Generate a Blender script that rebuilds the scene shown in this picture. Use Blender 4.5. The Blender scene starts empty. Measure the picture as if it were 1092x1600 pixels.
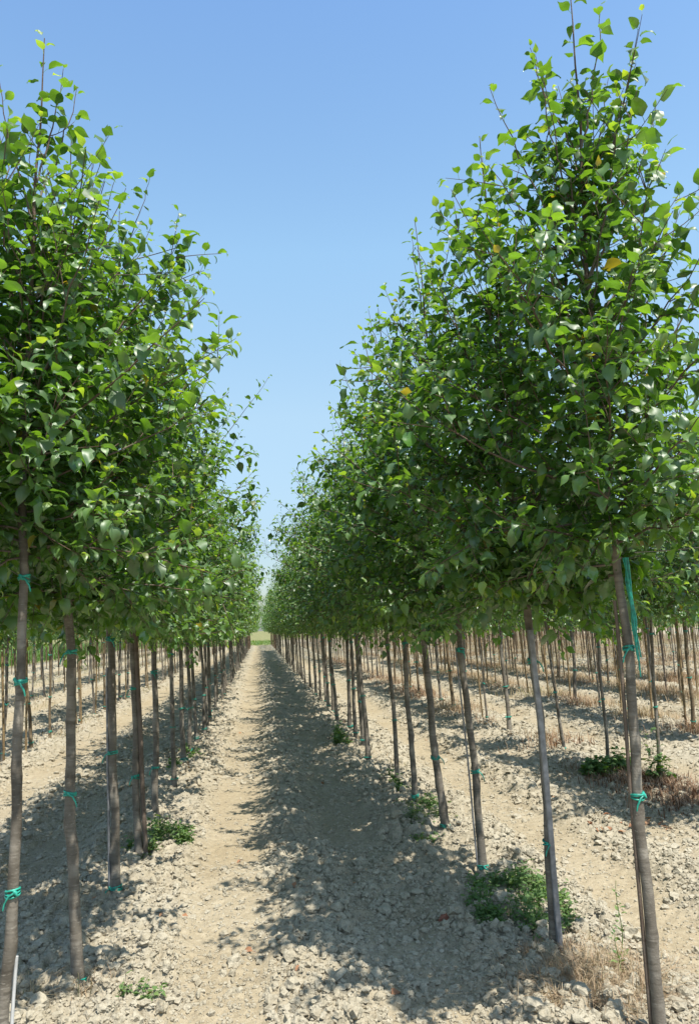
import bpy, math
import numpy as np
from mathutils import Matrix, Vector, Euler

S = bpy.context.scene
COL = S.collection
R = math.radians
GOLD = 2.399963

# ------------------------------------------------------------------ camera
cam_d = bpy.data.cameras.new('camera'); cam = bpy.data.objects.new('camera', cam_d); COL.objects.link(cam)
FPX, W0, H0, EYE, ROLL = 1250.0, 1092, 1600, 1.7, 0.03
def _c(x, y): return Vector(((x-W0/2)/FPX, -(y-H0/2)/FPX, -1.0))
cY = _c(405, 985).normalized(); cY2 = _c(1405, 985-1000*ROLL)
cZ = cY2.cross(cY).normalized(); cX = cY.cross(cZ)
m3 = Matrix((cX, cY, cZ))
cam.matrix_world = Matrix.Translation((0, 0, EYE)) @ m3.to_4x4()
cam_d.sensor_fit = 'VERTICAL'; cam_d.sensor_height = 36.0; cam_d.sensor_width = 36.0
cam_d.lens = 36.0*FPX/H0; cam_d.clip_start = 0.05; cam_d.clip_end = 5000
S.camera = cam
S.render.resolution_x, S.render.resolution_y = 698, 1024

# ------------------------------------------------------------------ light
sun_to = Vector((0.24, -0.43, 1.0)).normalized()
sd = bpy.data.lights.new('sun', 'SUN'); sd.energy = 5.0; sd.angle = R(0.53); sd.color = (1.0, 0.955, 0.87)
so = bpy.data.objects.new('sun', sd); COL.objects.link(so)
so.rotation_euler = sun_to.to_track_quat('Z', 'Y').to_euler(); so.location = (4, -8, 20)
w = bpy.data.worlds.new('World'); S.world = w; w.use_nodes = True
nt = w.node_tree; nt.nodes.clear()
sky = nt.nodes.new('ShaderNodeTexSky'); sky.sky_type = 'NISHITA'; sky.sun_disc = False
sky.sun_elevation = math.asin(sun_to.z); sky.sun_rotation = math.atan2(sun_to.x, sun_to.y)
sky.altitude = 100; sky.air_density = 1.0; sky.dust_density = 1.1; sky.ozone_density = 1.0
bg = nt.nodes.new('ShaderNodeBackground'); bg.inputs['Strength'].default_value = 0.15
wo = nt.nodes.new('ShaderNodeOutputWorld')
tint = nt.nodes.new('ShaderNodeMix'); tint.data_type = 'RGBA'; tint.blend_type = 'MULTIPLY'; tint.inputs[0].default_value = 1
tint.inputs[7].default_value = (1.204, 1.40, 1.526, 1)          # a clear summer sky, a touch more cyan
# trim the sky by elevation: a slightly hazy summer sky, richer low down and not burnt out at the horizon; overhead, out of view, dimmed on purpose to deepen the shade
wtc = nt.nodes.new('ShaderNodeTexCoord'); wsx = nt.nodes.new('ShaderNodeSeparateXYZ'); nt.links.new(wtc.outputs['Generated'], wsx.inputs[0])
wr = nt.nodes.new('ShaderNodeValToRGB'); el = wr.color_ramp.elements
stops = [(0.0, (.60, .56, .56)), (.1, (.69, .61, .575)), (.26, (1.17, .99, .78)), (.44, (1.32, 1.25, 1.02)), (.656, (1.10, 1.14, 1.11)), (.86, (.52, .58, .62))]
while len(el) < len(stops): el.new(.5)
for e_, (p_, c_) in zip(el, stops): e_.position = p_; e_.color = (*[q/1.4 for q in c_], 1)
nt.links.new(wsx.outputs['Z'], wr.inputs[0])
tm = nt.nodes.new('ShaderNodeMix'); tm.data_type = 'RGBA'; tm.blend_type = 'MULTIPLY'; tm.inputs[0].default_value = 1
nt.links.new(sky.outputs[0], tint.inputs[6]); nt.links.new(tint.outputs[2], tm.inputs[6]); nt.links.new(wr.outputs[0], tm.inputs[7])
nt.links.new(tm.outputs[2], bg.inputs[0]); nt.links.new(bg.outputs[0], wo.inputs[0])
S.view_settings.view_transform = 'Standard'; S.view_settings.look = 'None'
S.view_settings.gamma = 1.0; S.view_settings.use_curve_mapping = False
S.view_settings.exposure = 0.72
S.cycles.max_bounces = 8; S.cycles.transmission_bounces = 4; S.cycles.diffuse_bounces = 4; S.cycles.glossy_bounces = 3

# ------------------------------------------------------------------ noise
def _h(ix, iy, k):
    a = (ix.astype(np.int64)*374761393 + iy.astype(np.int64)*668265263 + k*974634757) & 0xFFFFFFFF
    a = ((a ^ (a >> 13))*1274126177) & 0xFFFFFFFF
    a = ((a ^ (a >> 16))*2246822519) & 0xFFFFFFFF
    return ((a ^ (a >> 15)) & 0xFFFFFF)/float(0xFFFFFF)
def vnoise(x, y, k=0):
    ix, iy = np.floor(x), np.floor(y); fx, fy = x-ix, y-iy
    fx = fx*fx*(3-2*fx); fy = fy*fy*(3-2*fy)
    a, b = _h(ix, iy, k), _h(ix+1, iy, k); c, d = _h(ix, iy+1, k), _h(ix+1, iy+1, k)
    return (a+(b-a)*fx)*(1-fy) + (c+(d-c)*fx)*fy
def fbm(x, y, o=4, k=0):
    s, a, t = 0, 1, 0
    for i in range(o):
        s = s + a*vnoise(x, y, k+i*17); t += a; a *= .5; x = x*2.03+3.1; y = y*2.03+1.7
    return s/t
def clods(x, y, size, k, fill):
    """rounded lumps of random radius packed on a jittered grid"""
    gx, gy = x/size, y/size; ix, iy = np.floor(gx), np.floor(gy)
    out = np.zeros_like(x)
    for dx in (-1, 0, 1):
        for dy in (-1, 0, 1):
            cx, cy = ix+dx, iy+dy
            px = cx+_h(cx, cy, k); py = cy+_h(cx, cy, k+1)
            rr = (.28+.5*_h(cx, cy, k+2))*(_h(cx, cy, k+3) < fill)
            an = _h(cx, cy, k+4)*6.283; st = .7+.6*_h(cx, cy, k+5)
            ux, uy = gx-px, gy-py
            vx, vy = (ux*np.cos(an)+uy*np.sin(an))*st, (-ux*np.sin(an)+uy*np.cos(an))/st
            d2 = rr*rr-vx*vx-vy*vy
            tilt = 1 + .5*(vx+vy*.4)/np.maximum(rr, .05)
            out = np.maximum(out, np.minimum(np.sqrt(np.maximum(d2, 0)), rr*.8)*tilt)
    return out*size

ROW_GAP = 2.44
ROW0 = 1.43
def track(x, y):
    """1 on the smooth wheel tracks, 0 on cloddy strips"""
    x = x + .10*(fbm(x*.6, y*.25, 2, 5)-.5)*2
    u = ((x-ROW0+.02*0) / ROW_GAP) % 1.0           # 0 at a row, .5 mid aisle
    d1 = np.abs(u-.335); d2 = np.abs(u-.72)
    a = np.clip(1-(d1-.070)/.09, 0, 1)              # left half of an aisle
    b = np.clip(1-(d2-.06)/.09, 0, 1)
    return a, b
def rough(x, y):
    a, b = track(x, y)
    n = fbm(x*1.1, y*.7, 3, 9)
    t = np.maximum(a*np.clip(1.2-n*.7, 0, 1), b*np.clip(1.1-n*.95, 0, 1))
    return np.clip(1-t, 0, 1)
def soil_field(x, y):
    return np.clip((np.where(x > 2.6, 128, 92)-y)/2, 0, 1)*np.clip((x+14.6)/.8, 0, 1)*np.clip((y+25)/3, 0, 1)
def ground_z(x, y, fine=True):
    rg = rough(x, y); f = soil_field(x, y)
    z = .05*(fbm(x*.45, y*.3, 2, 30)-.5) + .05*(rg-.4) + .03*(fbm(x*2.2, y*2.2, 3, 33)-.5)
    if fine:
        lump = fbm(x*1.6, y*1.6, 3, 40)
        am = np.clip(np.maximum(rg, .18)*(.45+1.3*lump), .0, 1.15)
        c = clods(x, y, .105, 50, .62)*np.clip(am-.2, 0, 1)*1.15
        c = np.maximum(c, clods(x+.3, y, .060, 60, .8)*np.clip(am, .0, 1)*1.0)
        c = np.maximum(c, clods(x, y+.7, .032, 70, .85)*np.clip(am+.1, .16, 1)*.75)
        c = c + clods(x+.11, y+.2, .019, 80, .7)*(.15+.35*am)
        z = z + f*c + f*.010*(fbm(x*28, y*28, 3, 90)-.5)*(.5+am)
    return z
def gz(x, y): return float(ground_z(np.array([x]), np.array([y]), False)[0])

# ------------------------------------------------------------------ mesh accumulator
class Acc:
    def __init__(s): s.v, s.f, s.t, s.n = [], {}, [], 0
    def add(s, v, f, tone=None):
        v = np.asarray(v, float).reshape(-1, 3); f = np.asarray(f, np.int64)
        s.v.append(v); s.f.setdefault(f.shape[1], []).append(f+s.n); s.n += len(v)
        s.t.append(np.full(len(v), .5) if tone is None else np.broadcast_to(np.asarray(tone, float), (len(v),)))
    def mesh(s, name, mat, smooth=True):
        me = bpy.data.meshes.new(name)
        v = np.concatenate(s.v); me.vertices.add(len(v)); me.vertices.foreach_set('co', v.ravel().astype(np.float32))
        loops, starts, tot = [], [], 0
        for k, fs in s.f.items():
            a = np.concatenate(fs); loops.append(a.ravel()); starts.append(tot+np.arange(len(a))*k); tot += a.size
        loops = np.concatenate(loops); starts = np.concatenate(starts)
        me.loops.add(tot); me.loops.foreach_set('vertex_index', loops.astype(np.int32))
        me.polygons.add(len(starts)); me.polygons.foreach_set('loop_start', starts.astype(np.int32))
        at = me.attributes.new('tone', 'FLOAT', 'POINT'); at.data.foreach_set('value', np.concatenate(s.t).astype(np.float32))
        me.update(calc_edges=True); me.validate()
        me.polygons.foreach_set('use_smooth', np.full(len(me.polygons), smooth))
        me.materials.append(mat)
        return me
def link(name, me, parent=None):
    o = bpy.data.objects.new(name, me); COL.objects.link(o)
    if parent: o.parent = parent
    return o
def tag(o, label=None, cat=None, group=None, kind=None):
    if label: o['label'] = label
    if cat: o['category'] = cat
    if group: o['group'] = group
    if kind: o['kind'] = kind
    return o
def root(name, loc, label, cat, group=None):
    o = bpy.data.objects.new(name, None); COL.objects.link(o); o.location = loc; o.empty_display_size = .1
    return tag(o, label, cat, group)
def tube(acc, P, rad, n=6, tone=None, cap=True):
    P = np.asarray(P, float); rad = np.asarray(rad, float); m = len(P)
    T = np.gradient(P, axis=0); T /= np.linalg.norm(T, axis=1)[:, None]+1e-9
    ref = np.array([0.31, .95, .02]) if abs(T[0, 2]) > .6 else np.array([0, 0, 1.])
    A = np.cross(T, ref); A /= np.linalg.norm(A, axis=1)[:, None]+1e-9; B = np.cross(T, A)
    th = np.arange(n)*2*np.pi/n
    rr = rad[:, None] if rad.ndim == 1 else rad
    V = P[:, None, :] + rr[..., None]*(np.cos(th)[None, :, None]*A[:, None, :]+np.sin(th)[None, :, None]*B[:, None, :])
    i = np.arange(m-1)[:, None]*n; j = np.arange(n)[None, :]; k = (j+1) % n
    F = np.stack([i+j, i+k, i+n+k, i+n+j], -1).reshape(-1, 4)
    acc.add(V.reshape(-1, 3), F, tone)
    if cap:
        for e, base in ((0, 0), (m-1, (m-1)*n)):
            ring = V[e]; c = P[e]
            f = [(q, (q+1) % n, n) if e else ((q+1) % n, q, n) for q in range(n)]
            acc.add(np.vstack([ring, c]), np.array(f), .5 if tone is None else (tone if np.isscalar(tone) else .5))

# ------------------------------------------------------------------ materials
def mat(name):
    m = bpy.data.materials.new(name); m.use_nodes = True
    t = m.node_tree; t.nodes.clear()
    out = t.nodes.new('ShaderNodeOutputMaterial'); p = t.nodes.new('ShaderNodeBsdfPrincipled')
    t.links.new(p.outputs[0], out.inputs['Surface'])
    return m, t, p, out
def nd(t, k, **kw):
    n = t.nodes.new(k)
    for a, b in kw.items(): setattr(n, a, b)
    return n
def ramp(t, stops, src=None):
    r = nd(t, 'ShaderNodeValToRGB'); e = r.color_ramp.elements
    while len(e) < len(stops): e.new(.5)
    for q, (p, c) in zip(e, stops): q.position = p; q.color = (*c, 1)
    if src is not None: t.links.new(src, r.inputs[0])
    return r
def noise(t, scale, detail=4, vec=None, rough=.55):
    n = nd(t, 'ShaderNodeTexNoise'); n.inputs['Scale'].default_value = scale; n.inputs['Detail'].default_value = detail
    n.inputs['Roughness'].default_value = rough
    if vec is not None: t.links.new(vec, n.inputs['Vector'])
    return n
def mixc(t, a, b, fac, mode='MIX'):
    m = nd(t, 'ShaderNodeMix', data_type='RGBA', blend_type=mode)
    for s, i in ((fac, 0), (a, 6), (b, 7)):
        if isinstance(s, (int, float)): m.inputs[i].default_value = s
        elif isinstance(s, tuple): m.inputs[i].default_value = (*s, 1)
        else: t.links.new(s, m.inputs[i])
    return m.outputs[2]
def attr(t, nm='tone'): return nd(t, 'ShaderNodeAttribute', attribute_name=nm)

def leaf_material(name, stops, trans, back, rgh=.36, tw=.34, spec=.55):
    m, t, p, out = mat(name)
    a = attr(t); c = ramp(t, stops, a.outputs['Fac'])
    tc = nd(t, 'ShaderNodeTexCoord'); n = noise(t, 30, 3, tc.outputs['Object'])
    hs = nd(t, 'ShaderNodeHueSaturation'); t.links.new(c.outputs[0], hs.inputs['Color'])
    mr = nd(t, 'ShaderNodeMapRange'); mr.inputs[3].default_value = .75; mr.inputs[4].default_value = 1.25
    t.links.new(n.outputs[0], mr.inputs[0]); t.links.new(mr.outputs[0], hs.inputs['Value'])
    g = nd(t, 'ShaderNodeNewGeometry')
    nb = noise(t, 9, 4, tc.outputs['Object'], .7); sp = ramp(t, [(.70, (0, 0, 0)), (.74, (1, 1, 1))], nb.outputs[0])
    base = mixc(t, hs.outputs[0], (.13, .085, .03), sp.outputs[0])
    col = mixc(t, base, mixc(t, base, back, .55), g.outputs['Backfacing'])
    t.links.new(col, p.inputs['Base Color'])
    rr = nd(t, 'ShaderNodeMapRange'); rr.inputs[3].default_value = rgh; rr.inputs[4].default_value = rgh+.22
    t.links.new(g.outputs['Backfacing'], rr.inputs[0]); t.links.new(rr.outputs[0], p.inputs['Roughness'])
    p.inputs['Specular IOR Level'].default_value = spec
    tr = nd(t, 'ShaderNodeBsdfTranslucent'); t.links.new(mixc(t, hs.outputs[0], trans, 1.0, 'MULTIPLY'), tr.inputs[0])
    mx = nd(t, 'ShaderNodeMixShader'); mx.inputs[0].default_value = tw
    t.links.new(p.outputs[0], mx.inputs[1]); t.links.new(tr.outputs[0], mx.inputs[2]); t.links.new(mx.outputs[0], out.inputs[0])
    return m
LEAF = leaf_material('pear_leaf', [(0, (.13, .13, .03)), (.012, (.024, .064, .017)), (.45, (.049, .128, .028)), (.8, (.090, .20, .037)), (1, (.17, .275, .05))],
                     (4.4, 3.5, .7), (.085, .14, .05), .25, .28, .85)
WEED = leaf_material('green_weed_leaf', [(0, (.04, .09, .02)), (.6, (.07, .16, .03)), (1, (.16, .24, .05))], (2.5, 2.2, .8), (.12, .18, .08), .5, .3, .35)
DRY = leaf_material('dry_plant', [(0, (.13, .055, .03)), (.3, (.23, .125, .07)), (.6, (.31, .24, .145)), (.85, (.44, .38, .26)), (1, (.16, .20, .075))],
                    (1.3, 1.1, .8), (.4, .3, .2), .7, .25, .2)
BROWN = leaf_material('fallen_leaf', [(0, (.13, .05, .028)), (.5, (.25, .105, .055)), (1, (.33, .20, .11))], (1.3, 1.0, .7), (.4, .22, .12), .6, .2, .3)

def bark_material(name, dark, mid, light, band=60.):
    m, t, p, out = mat(name)
    tc = nd(t, 'ShaderNodeTexCoord'); oi = nd(t, 'ShaderNodeObjectInfo')
    mp = nd(t, 'ShaderNodeMapping'); mp.inputs['Scale'].default_value = (9, 9, band)
    ad = nd(t, 'ShaderNodeVectorMath', operation='ADD'); t.links.new(tc.outputs['Object'], ad.inputs[0])
    t.links.new(oi.outputs['Location'], ad.inputs[1]); t.links.new(ad.outputs[0], mp.inputs[0])
    n1 = noise(t, 1.0, 5, mp.outputs[0], .6); n2 = noise(t, 7, 4, ad.outputs[0]); n3 = noise(t, 130, 3, ad.outputs[0])
    c = ramp(t, [(.3, dark), (.5, mid), (.72, light)], n2.outputs[0])
    b = ramp(t, [(.34, (0.74, .72, .70)), (.5, (1, 1, 1)), (.70, (1.12, 1.11, 1.09))], n1.outputs[0])
    col = mixc(t, c.outputs[0], b.outputs[0], 1.0, 'MULTIPLY')
    m4 = nd(t, 'ShaderNodeMapping'); m4.inputs['Scale'].default_value = (34, 34, 210); t.links.new(ad.outputs[0], m4.inputs[0])
    n4 = noise(t, 1.0, 2, m4.outputs[0]); l4 = ramp(t, [(.64, (0, 0, 0)), (.70, (.8, .8, .8))], n4.outputs[0])     # lenticels
    col = mixc(t, col, light, l4.outputs[0])
    m5 = nd(t, 'ShaderNodeMapping'); m5.inputs['Scale'].default_value = (6, 6, 26); t.links.new(ad.outputs[0], m5.inputs[0])
    n5 = noise(t, 1.0, 3, m5.outputs[0]); l5 = ramp(t, [(.62, (0, 0, 0)), (.66, (.7, .7, .7))], n5.outputs[0])         # old scars
    col = mixc(t, col, dark, l5.outputs[0])
    a = attr(t); col = mixc(t, col, (.085, .047, .03), a.outputs['Fac'])     # young wood is redder
    t.links.new(col, p.inputs['Base Color']); p.inputs['Roughness'].default_value = .7
    p.inputs['Specular IOR Level'].default_value = .3
    bm = nd(t, 'ShaderNodeBump'); bm.inputs['Strength'].default_value = .6; bm.inputs['Distance'].default_value = .004
    s = nd(t, 'ShaderNodeMath', operation='ADD'); t.links.new(n1.outputs[0], s.inputs[0]); t.links.new(n3.outputs[0], s.inputs[1])
    t.links.new(s.outputs[0], bm.inputs['Height']); t.links.new(bm.outputs[0], p.inputs['Normal'])
    return m
BARK = bark_material('grey_brown_bark', (.076, .065, .050), (.140, .122, .098), (.26, .235, .195))
BARK2 = bark_material('ochre_bark', (.078, .056, .034), (.14, .104, .062), (.25, .195, .125), 45.)
BAMBOO = bark_material('bamboo', (.22, .155, .07), (.32, .235, .11), (.42, .33, .17), 14.)
WOODSTK = bark_material('grey_wood', (.10, .085, .065), (.17, .145, .115), (.26, .23, .19), 4.)

def simple(name, col, rgh, metal=0, var=.15, sc=20):
    m, t, p, out = mat(name); tc = nd(t, 'ShaderNodeTexCoord'); n = noise(t, sc, 4, tc.outputs['Object'])
    lo = tuple(c*(1-var) for c in col); hi = tuple(min(1, c*(1+var)) for c in col)
    t.links.new(ramp(t, [(.3, lo), (.7, hi)], n.outputs[0]).outputs[0], p.inputs['Base Color'])
    p.inputs['Roughness'].default_value = rgh; p.inputs['Metallic'].default_value = metal
    return m
TIE = simple('green_plastic_tape', (.018, .26, .19), .42, 0, .45, 45)
GALV = simple('weathered_galvanised_steel', (.22, .22, .225), .55, .4, .4, 25)
WHITE = simple('white_plastic_pipe', (.45, .45, .44), .5, 0, .2, 15)
WIRE = simple('dull_wire', (.22, .21, .20), .5, .6)
BRICK = simple('terracotta', (.20, .075, .045), .85, 0, .3, 40)

def soil_material(name, for_clods=False):
    m, t, p, out = mat(name)
    g = nd(t, 'ShaderNodeNewGeometry'); pos = g.outputs['Position']
    n1 = noise(t, 1.3, 5, pos); n2 = noise(t, 22, 6, pos, .65); n3 = noise(t, 140, 4, pos, .6)
    clod = ramp(t, [(.25, (.235, .207, .152)), (.5, (.325, .293, .225)), (.78, (.415, .383, .308))], n2.outputs[0]).outputs[0]
    if for_clods:
        a = attr(t); col = mixc(t, clod, (.42, .39, .315), nd_fac(t, a.outputs['Fac'], .0, .55))
    else:
        a = attr(t, 'compact')
        sand = ramp(t, [(.25, (.26, .218, .15)), (.55, (.335, .285, .20)), (.8, (.40, .35, .258))], n2.outputs[0]).outputs[0]
        col = mixc(t, clod, sand, a.outputs['Fac'])
    tint = ramp(t, [(.3, (.90, .86, .80)), (.7, (1.04, 1.03, 1.02))], n1.outputs[0]).outputs[0]
    col = mixc(t, col, tint, 1.0, 'MULTIPLY')
    gr = ramp(t, [(.3, (.80, .79, .77)), (.6, (1.06, 1.06, 1.06))], n3.outputs[0]).outputs[0]
    col = mixc(t, col, gr, 1.0, 'MULTIPLY')
    if not for_clods:
        gs = attr(t, 'grass'); n4 = noise(t, .6, 5, pos)
        gc = ramp(t, [(.3, (.12, .14, .055)), (.55, (.20, .19, .085)), (.75, (.30, .26, .14))], n4.outputs[0]).outputs[0]
        col = mixc(t, col, gc, gs.outputs['Fac'])
    t.links.new(col, p.inputs['Base Color']); p.inputs['Roughness'].default_value = .95; p.inputs['Specular IOR Level'].default_value = .1
    bm = nd(t, 'ShaderNodeBump'); bm.inputs['Strength'].default_value = .75; bm.inputs['Distance'].default_value = .012
    ad = nd(t, 'ShaderNodeMath', operation='MULTIPLY_ADD'); t.links.new(n3.outputs[0], ad.inputs[0]); ad.inputs[1].default_value = .4
    n5 = noise(t, 48, 5, pos, .6); t.links.new(n5.outputs[0], ad.inputs[2])
    t.links.new(ad.outputs[0], bm.inputs['Height']); t.links.new(bm.outputs[0], p.inputs['Normal'])
    return m
def nd_fac(t, src, lo, hi):
    r = nd(t, 'ShaderNodeMapRange'); r.inputs[3].default_value = lo; r.inputs[4].default_value = hi
    t.links.new(src, r.inputs[0]); return r.outputs[0]
SOIL = soil_material('dry_soil'); CLOD = soil_material('soil_clod', True)

# ------------------------------------------------------------------ ground sheet
def build_ground():
    ys = np.concatenate([np.linspace(-60, 2.3, 30), np.geomspace(2.6, 45, 900), np.geomspace(46, 110, 90), np.geomspace(125, 1800, 16)])
    s = np.linspace(-1, 1, 660)
    tail = np.array([1.05, 1.15, 1.3, 1.6, 2.2, 3.5, 6, 12, 25])
    s = np.concatenate([-tail[::-1], s, tail])
    ye = np.clip(ys, 2.6, None)
    X = .115*ye[:, None] + s[None, :]*(.50*ye[:, None]+1.0); Yg = np.repeat(ys[:, None], len(s), 1)
    x, y = X.ravel(), Yg.ravel(); z = ground_z(x, y)
    n, m = X.shape; i = np.arange(n-1)[:, None]*m; j = np.arange(m-1)[None, :]
    F = np.stack([i+j, i+j+1, i+m+j+1, i+m+j], -1).reshape(-1, 4)
    a = Acc(); a.add(np.stack([x, y, z], 1), F)
    me = a.mesh('ground', SOIL)
    me.attributes.new('compact', 'FLOAT', 'POINT').data.foreach_set('value', (1-rough(x, y)).astype(np.float32))
    me.attributes.new('grass', 'FLOAT', 'POINT').data.foreach_set('value', (1-soil_field(x, y)).astype(np.float32))
    o = link('ground', me); tag(o, 'dry cloddy tan soil with smooth wheel tracks between the rows', kind='structure')
build_ground()

# ------------------------------------------------------------------ loose clods (uncountable)
def icosphere(sub):
    import bmesh
    b = bmesh.new(); bmesh.ops.create_icosphere(b, subdivisions=sub, radius=1)
    v = np.array([q.co[:] for q in b.verts]); f = np.array([[q.index for q in p.verts] for p in b.faces]); b.free(); return v, f
def build_clods():
    rng = np.random.default_rng(11); a = Acc()
    def batch(n, ymin, ymax, smin, smax, sub, thr):
        v0, f0 = icosphere(sub)
        y = np.exp(rng.uniform(np.log(ymin), np.log(ymax), n*3)); x = .115*y+rng.uniform(-1, 1, n*3)*(.47*y+.6)
        k = (rng.random(n*3) < np.clip((rough(x, y)-thr)*1.3, .0, 1)*np.clip(fbm(x*1.6, y*1.6, 3, 40)*1.7, 0, 1)*soil_field(x, y))
        x, y = x[k][:n], y[k][:n]; n = len(x); z = ground_z(x, y)
        s = smin*(smax/smin)**(rng.random(n)**2.2)
        ax = rng.uniform(.7, 1.3, (n, 3))*np.array([1, 1, .78]); q = rng.normal(size=(n, 4)); q /= np.linalg.norm(q, axis=1)[:, None]
        ww, xx, yy, zz = q.T
        Rm = np.stack([1-2*(yy*yy+zz*zz), 2*(xx*yy-ww*zz), 2*(xx*zz+ww*yy), 2*(xx*yy+ww*zz), 1-2*(xx*xx+zz*zz), 2*(yy*zz-ww*xx),
                       2*(xx*zz-ww*yy), 2*(yy*zz+ww*xx), 1-2*(xx*xx+yy*yy)], 1).reshape(n, 3, 3)
        dis = 1+rng.normal(0, .20, (n, len(v0), 1))
        V = np.einsum('nij,nvj->nvi', Rm, v0[None]*dis)*ax[:, None, :]*s[:, None, None]
        V += np.stack([x, y, z+s*.25], 1)[:, None, :]
        F = (f0[None]+(np.arange(n)*len(v0))[:, None, None]).reshape(-1, 3)
        a.add(V.reshape(-1, 3), F, np.repeat(rng.random(n), len(v0)))
    batch(2600, 3.2, 14, .016, .042, 2, .1)
    batch(26000, 3.2, 18, .008, .025, 2, .0)
    batch(90000, 3.2, 16, .0035, .012, 1, -.2)
    batch(14000, 9, 45, .015, .05, 1, .0)
    o = link('soil_clods', a.mesh('soil_clods', CLOD, False)); tag(o, 'loose crumbly clods of dry soil strewn over the strips', 'soil clods', kind='stuff')
build_clods()

# ------------------------------------------------------------------ leaves
def leaf_templates(rng, nu, nv, count, fold=(-.4, .8), curl=(.5, 2.2)):
    """ovate pointed blades on a petiole, each differently folded and arched; x along, y across, z up"""
    up = np.array([0, .06, .16, .32, .52, .72, .88, 1.0]); wp = np.array([.02, .20, .30, .34, .275, .145, .042, .0])
    us = np.linspace(0, 1, nu+1)**.92; vs = np.linspace(-1, 1, nv+1); T = []
    for _ in range(count):
        fo = rng.uniform(*fold); cu = rng.uniform(*curl); wd = rng.uniform(.72, 1.0); ph = rng.uniform(0, 6.28); wv = rng.uniform(.02, .09)
        a0 = rng.uniform(.0, .3)
        u = np.linspace(0, 1, 41); th = a0-cu*u**1.3
        cx = np.concatenate([[0], np.cumsum(np.cos(th[:-1]))])/40; cz = np.concatenate([[0], np.cumsum(np.sin(th[:-1]))])/40
        px = np.interp(us, u, cx); pz = np.interp(us, u, cz); pt = np.interp(us, u, th)
        hw = np.interp(us, up, wp)*wd; sw = rng.uniform(-.12, .12)
        V = []
        for i in range(nu+1):
            for v in vs:
                y = v*hw[i]; lift = abs(y)*fo*(1-.45*abs(v)) + wv*math.sin(ph+us[i]*9+(v > 0)*2)*abs(v)
                V.append((px[i]-math.sin(pt[i])*lift, y+sw*us[i]**2, pz[i]+math.cos(pt[i])*lift))
        m = nv+1
        F = [(i*m+j, i*m+j+1, (i+1)*m+j+1, (i+1)*m+j) for i in range(nu) for j in range(nv)]
        V = np.array(V); pl = rng.uniform(.25, .42)
        V = V+np.array([pl*.9, 0, pl*.25])
        b = len(V)
        V = np.vstack([V, [(0, -.012, 0), (0, .012, 0), (pl*.5, -.011, pl*.22), (pl*.5, .011, pl*.22), (pl*.92, -.011, pl*.25), (pl*.92, .011, pl*.25)]])
        F += [(b, b+2, b+3, b+1), (b+2, b+4, b+5, b+3)]
        T.append((V, np.array(F)))
    return T
_r = np.random.default_rng(3)
T_HI = leaf_templates(_r, 6, 4, 14); T_LO = leaf_templates(_r, 4, 2, 10)
def put_leaves(acc, rng, P, D, N, L, tone, T):
    """P base, D axis, N up normal"""
    D = D/np.linalg.norm(D, axis=1)[:, None]
    N = N-(N*D).sum(1)[:, None]*D; N /= np.linalg.norm(N, axis=1)[:, None]+1e-9; B = np.cross(N, D)
    pick = rng.integers(0, len(T), len(P))
    for k, (V, F) in enumerate(T):
        s = np.where(pick == k)[0]
        if not len(s): continue
        M = np.stack([D[s], B[s], N[s]], 1)*L[s][:, None, None]
        W = np.einsum('va,nab->nvb', V, M)+P[s][:, None, :]
        FF = (F[None]+(np.arange(len(s))*len(V))[:, None, None]).reshape(-1, F.shape[1])
        acc.add(W.reshape(-1, 3), FF, np.repeat(tone[s], len(V)))

class Leafer:
    def __init__(s, rng): s.P, s.D, s.N, s.L, s.T, s.rng = [], [], [], [], [], rng
    def along(s, path, spacing, start=.1, size=(.065, .095), young=.25, droop=.25):
        rng = s.rng; path = np.asarray(path); seg = np.linalg.norm(np.diff(path, axis=0), axis=1); cum = np.concatenate([[0], np.cumsum(seg)]); tot = cum[-1]
        n = max(1, int(tot*(1-start)/spacing)); az = rng.uniform(0, 6.28)
        for i in range(n+1):
            q = min(1, start+(1-start)*(i+rng.uniform(-.3, .3))/max(n, 1)); q = max(0, q); d = q*tot
            p = np.array([np.interp(d, cum, path[:, k]) for k in range(3)])
            p2 = np.array([np.interp(min(tot, d+.03)+1e-4, cum, path[:, k]) for k in range(3)]); p1 = np.array([np.interp(max(0, d-.03), cum, path[:, k]) for k in range(3)])
            t = p2-p1; t /= np.linalg.norm(t)+1e-9
            az += GOLD+rng.normal(0, .35)
            a = np.cross(t, [.2, .1, 1.]); a /= np.linalg.norm(a)+1e-9; b = np.cross(t, a)
            o = math.cos(az)*a+math.sin(az)*b
            tipf = max(0, (q-(1-young))/young) if young else 0
            D = o*rng.uniform(.7, 1.0)+t*(rng.uniform(.2, .5)+.7*tipf)+np.array([0, 0, -droop*rng.uniform(-.2, 1.4)])
            N = np.array([0, 0, 1.])+rng.normal(0, .33, 3)+t*.1
            s.P.append(p); s.D.append(D); s.N.append(N)
            s.L.append(rng.uniform(*size)*(1-.5*tipf)*rng.choice([.74, .95, 1.08, 1.2])); s.T.append(np.clip(rng.normal(.42, .2)+.4*tipf, .012, 1) if rng.random() > .008 else 0.)
    def rosette(s, p, t, n, size=(.06, .095)):
        rng = s.rng; az = rng.uniform(0, 6.28)
        for i in range(n):
            az += GOLD
            D = np.array([math.cos(az), math.sin(az), rng.uniform(-.5, .4)]); N = np.array([0, 0, 1.])+rng.normal(0, .5, 3)
            s.P.append(p+rng.normal(0, .012, 3)); s.D.append(D); s.N.append(N); s.L.append(rng.uniform(*size)); s.T.append(np.clip(rng.normal(.32, .18), .012, 1) if rng.random() > .015 else 0.)
    def put(s, acc, T): put_leaves(acc, s.rng, np.array(s.P), np.array(s.D), np.array(s.N), np.array(s.L), np.array(s.T), T)

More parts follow.
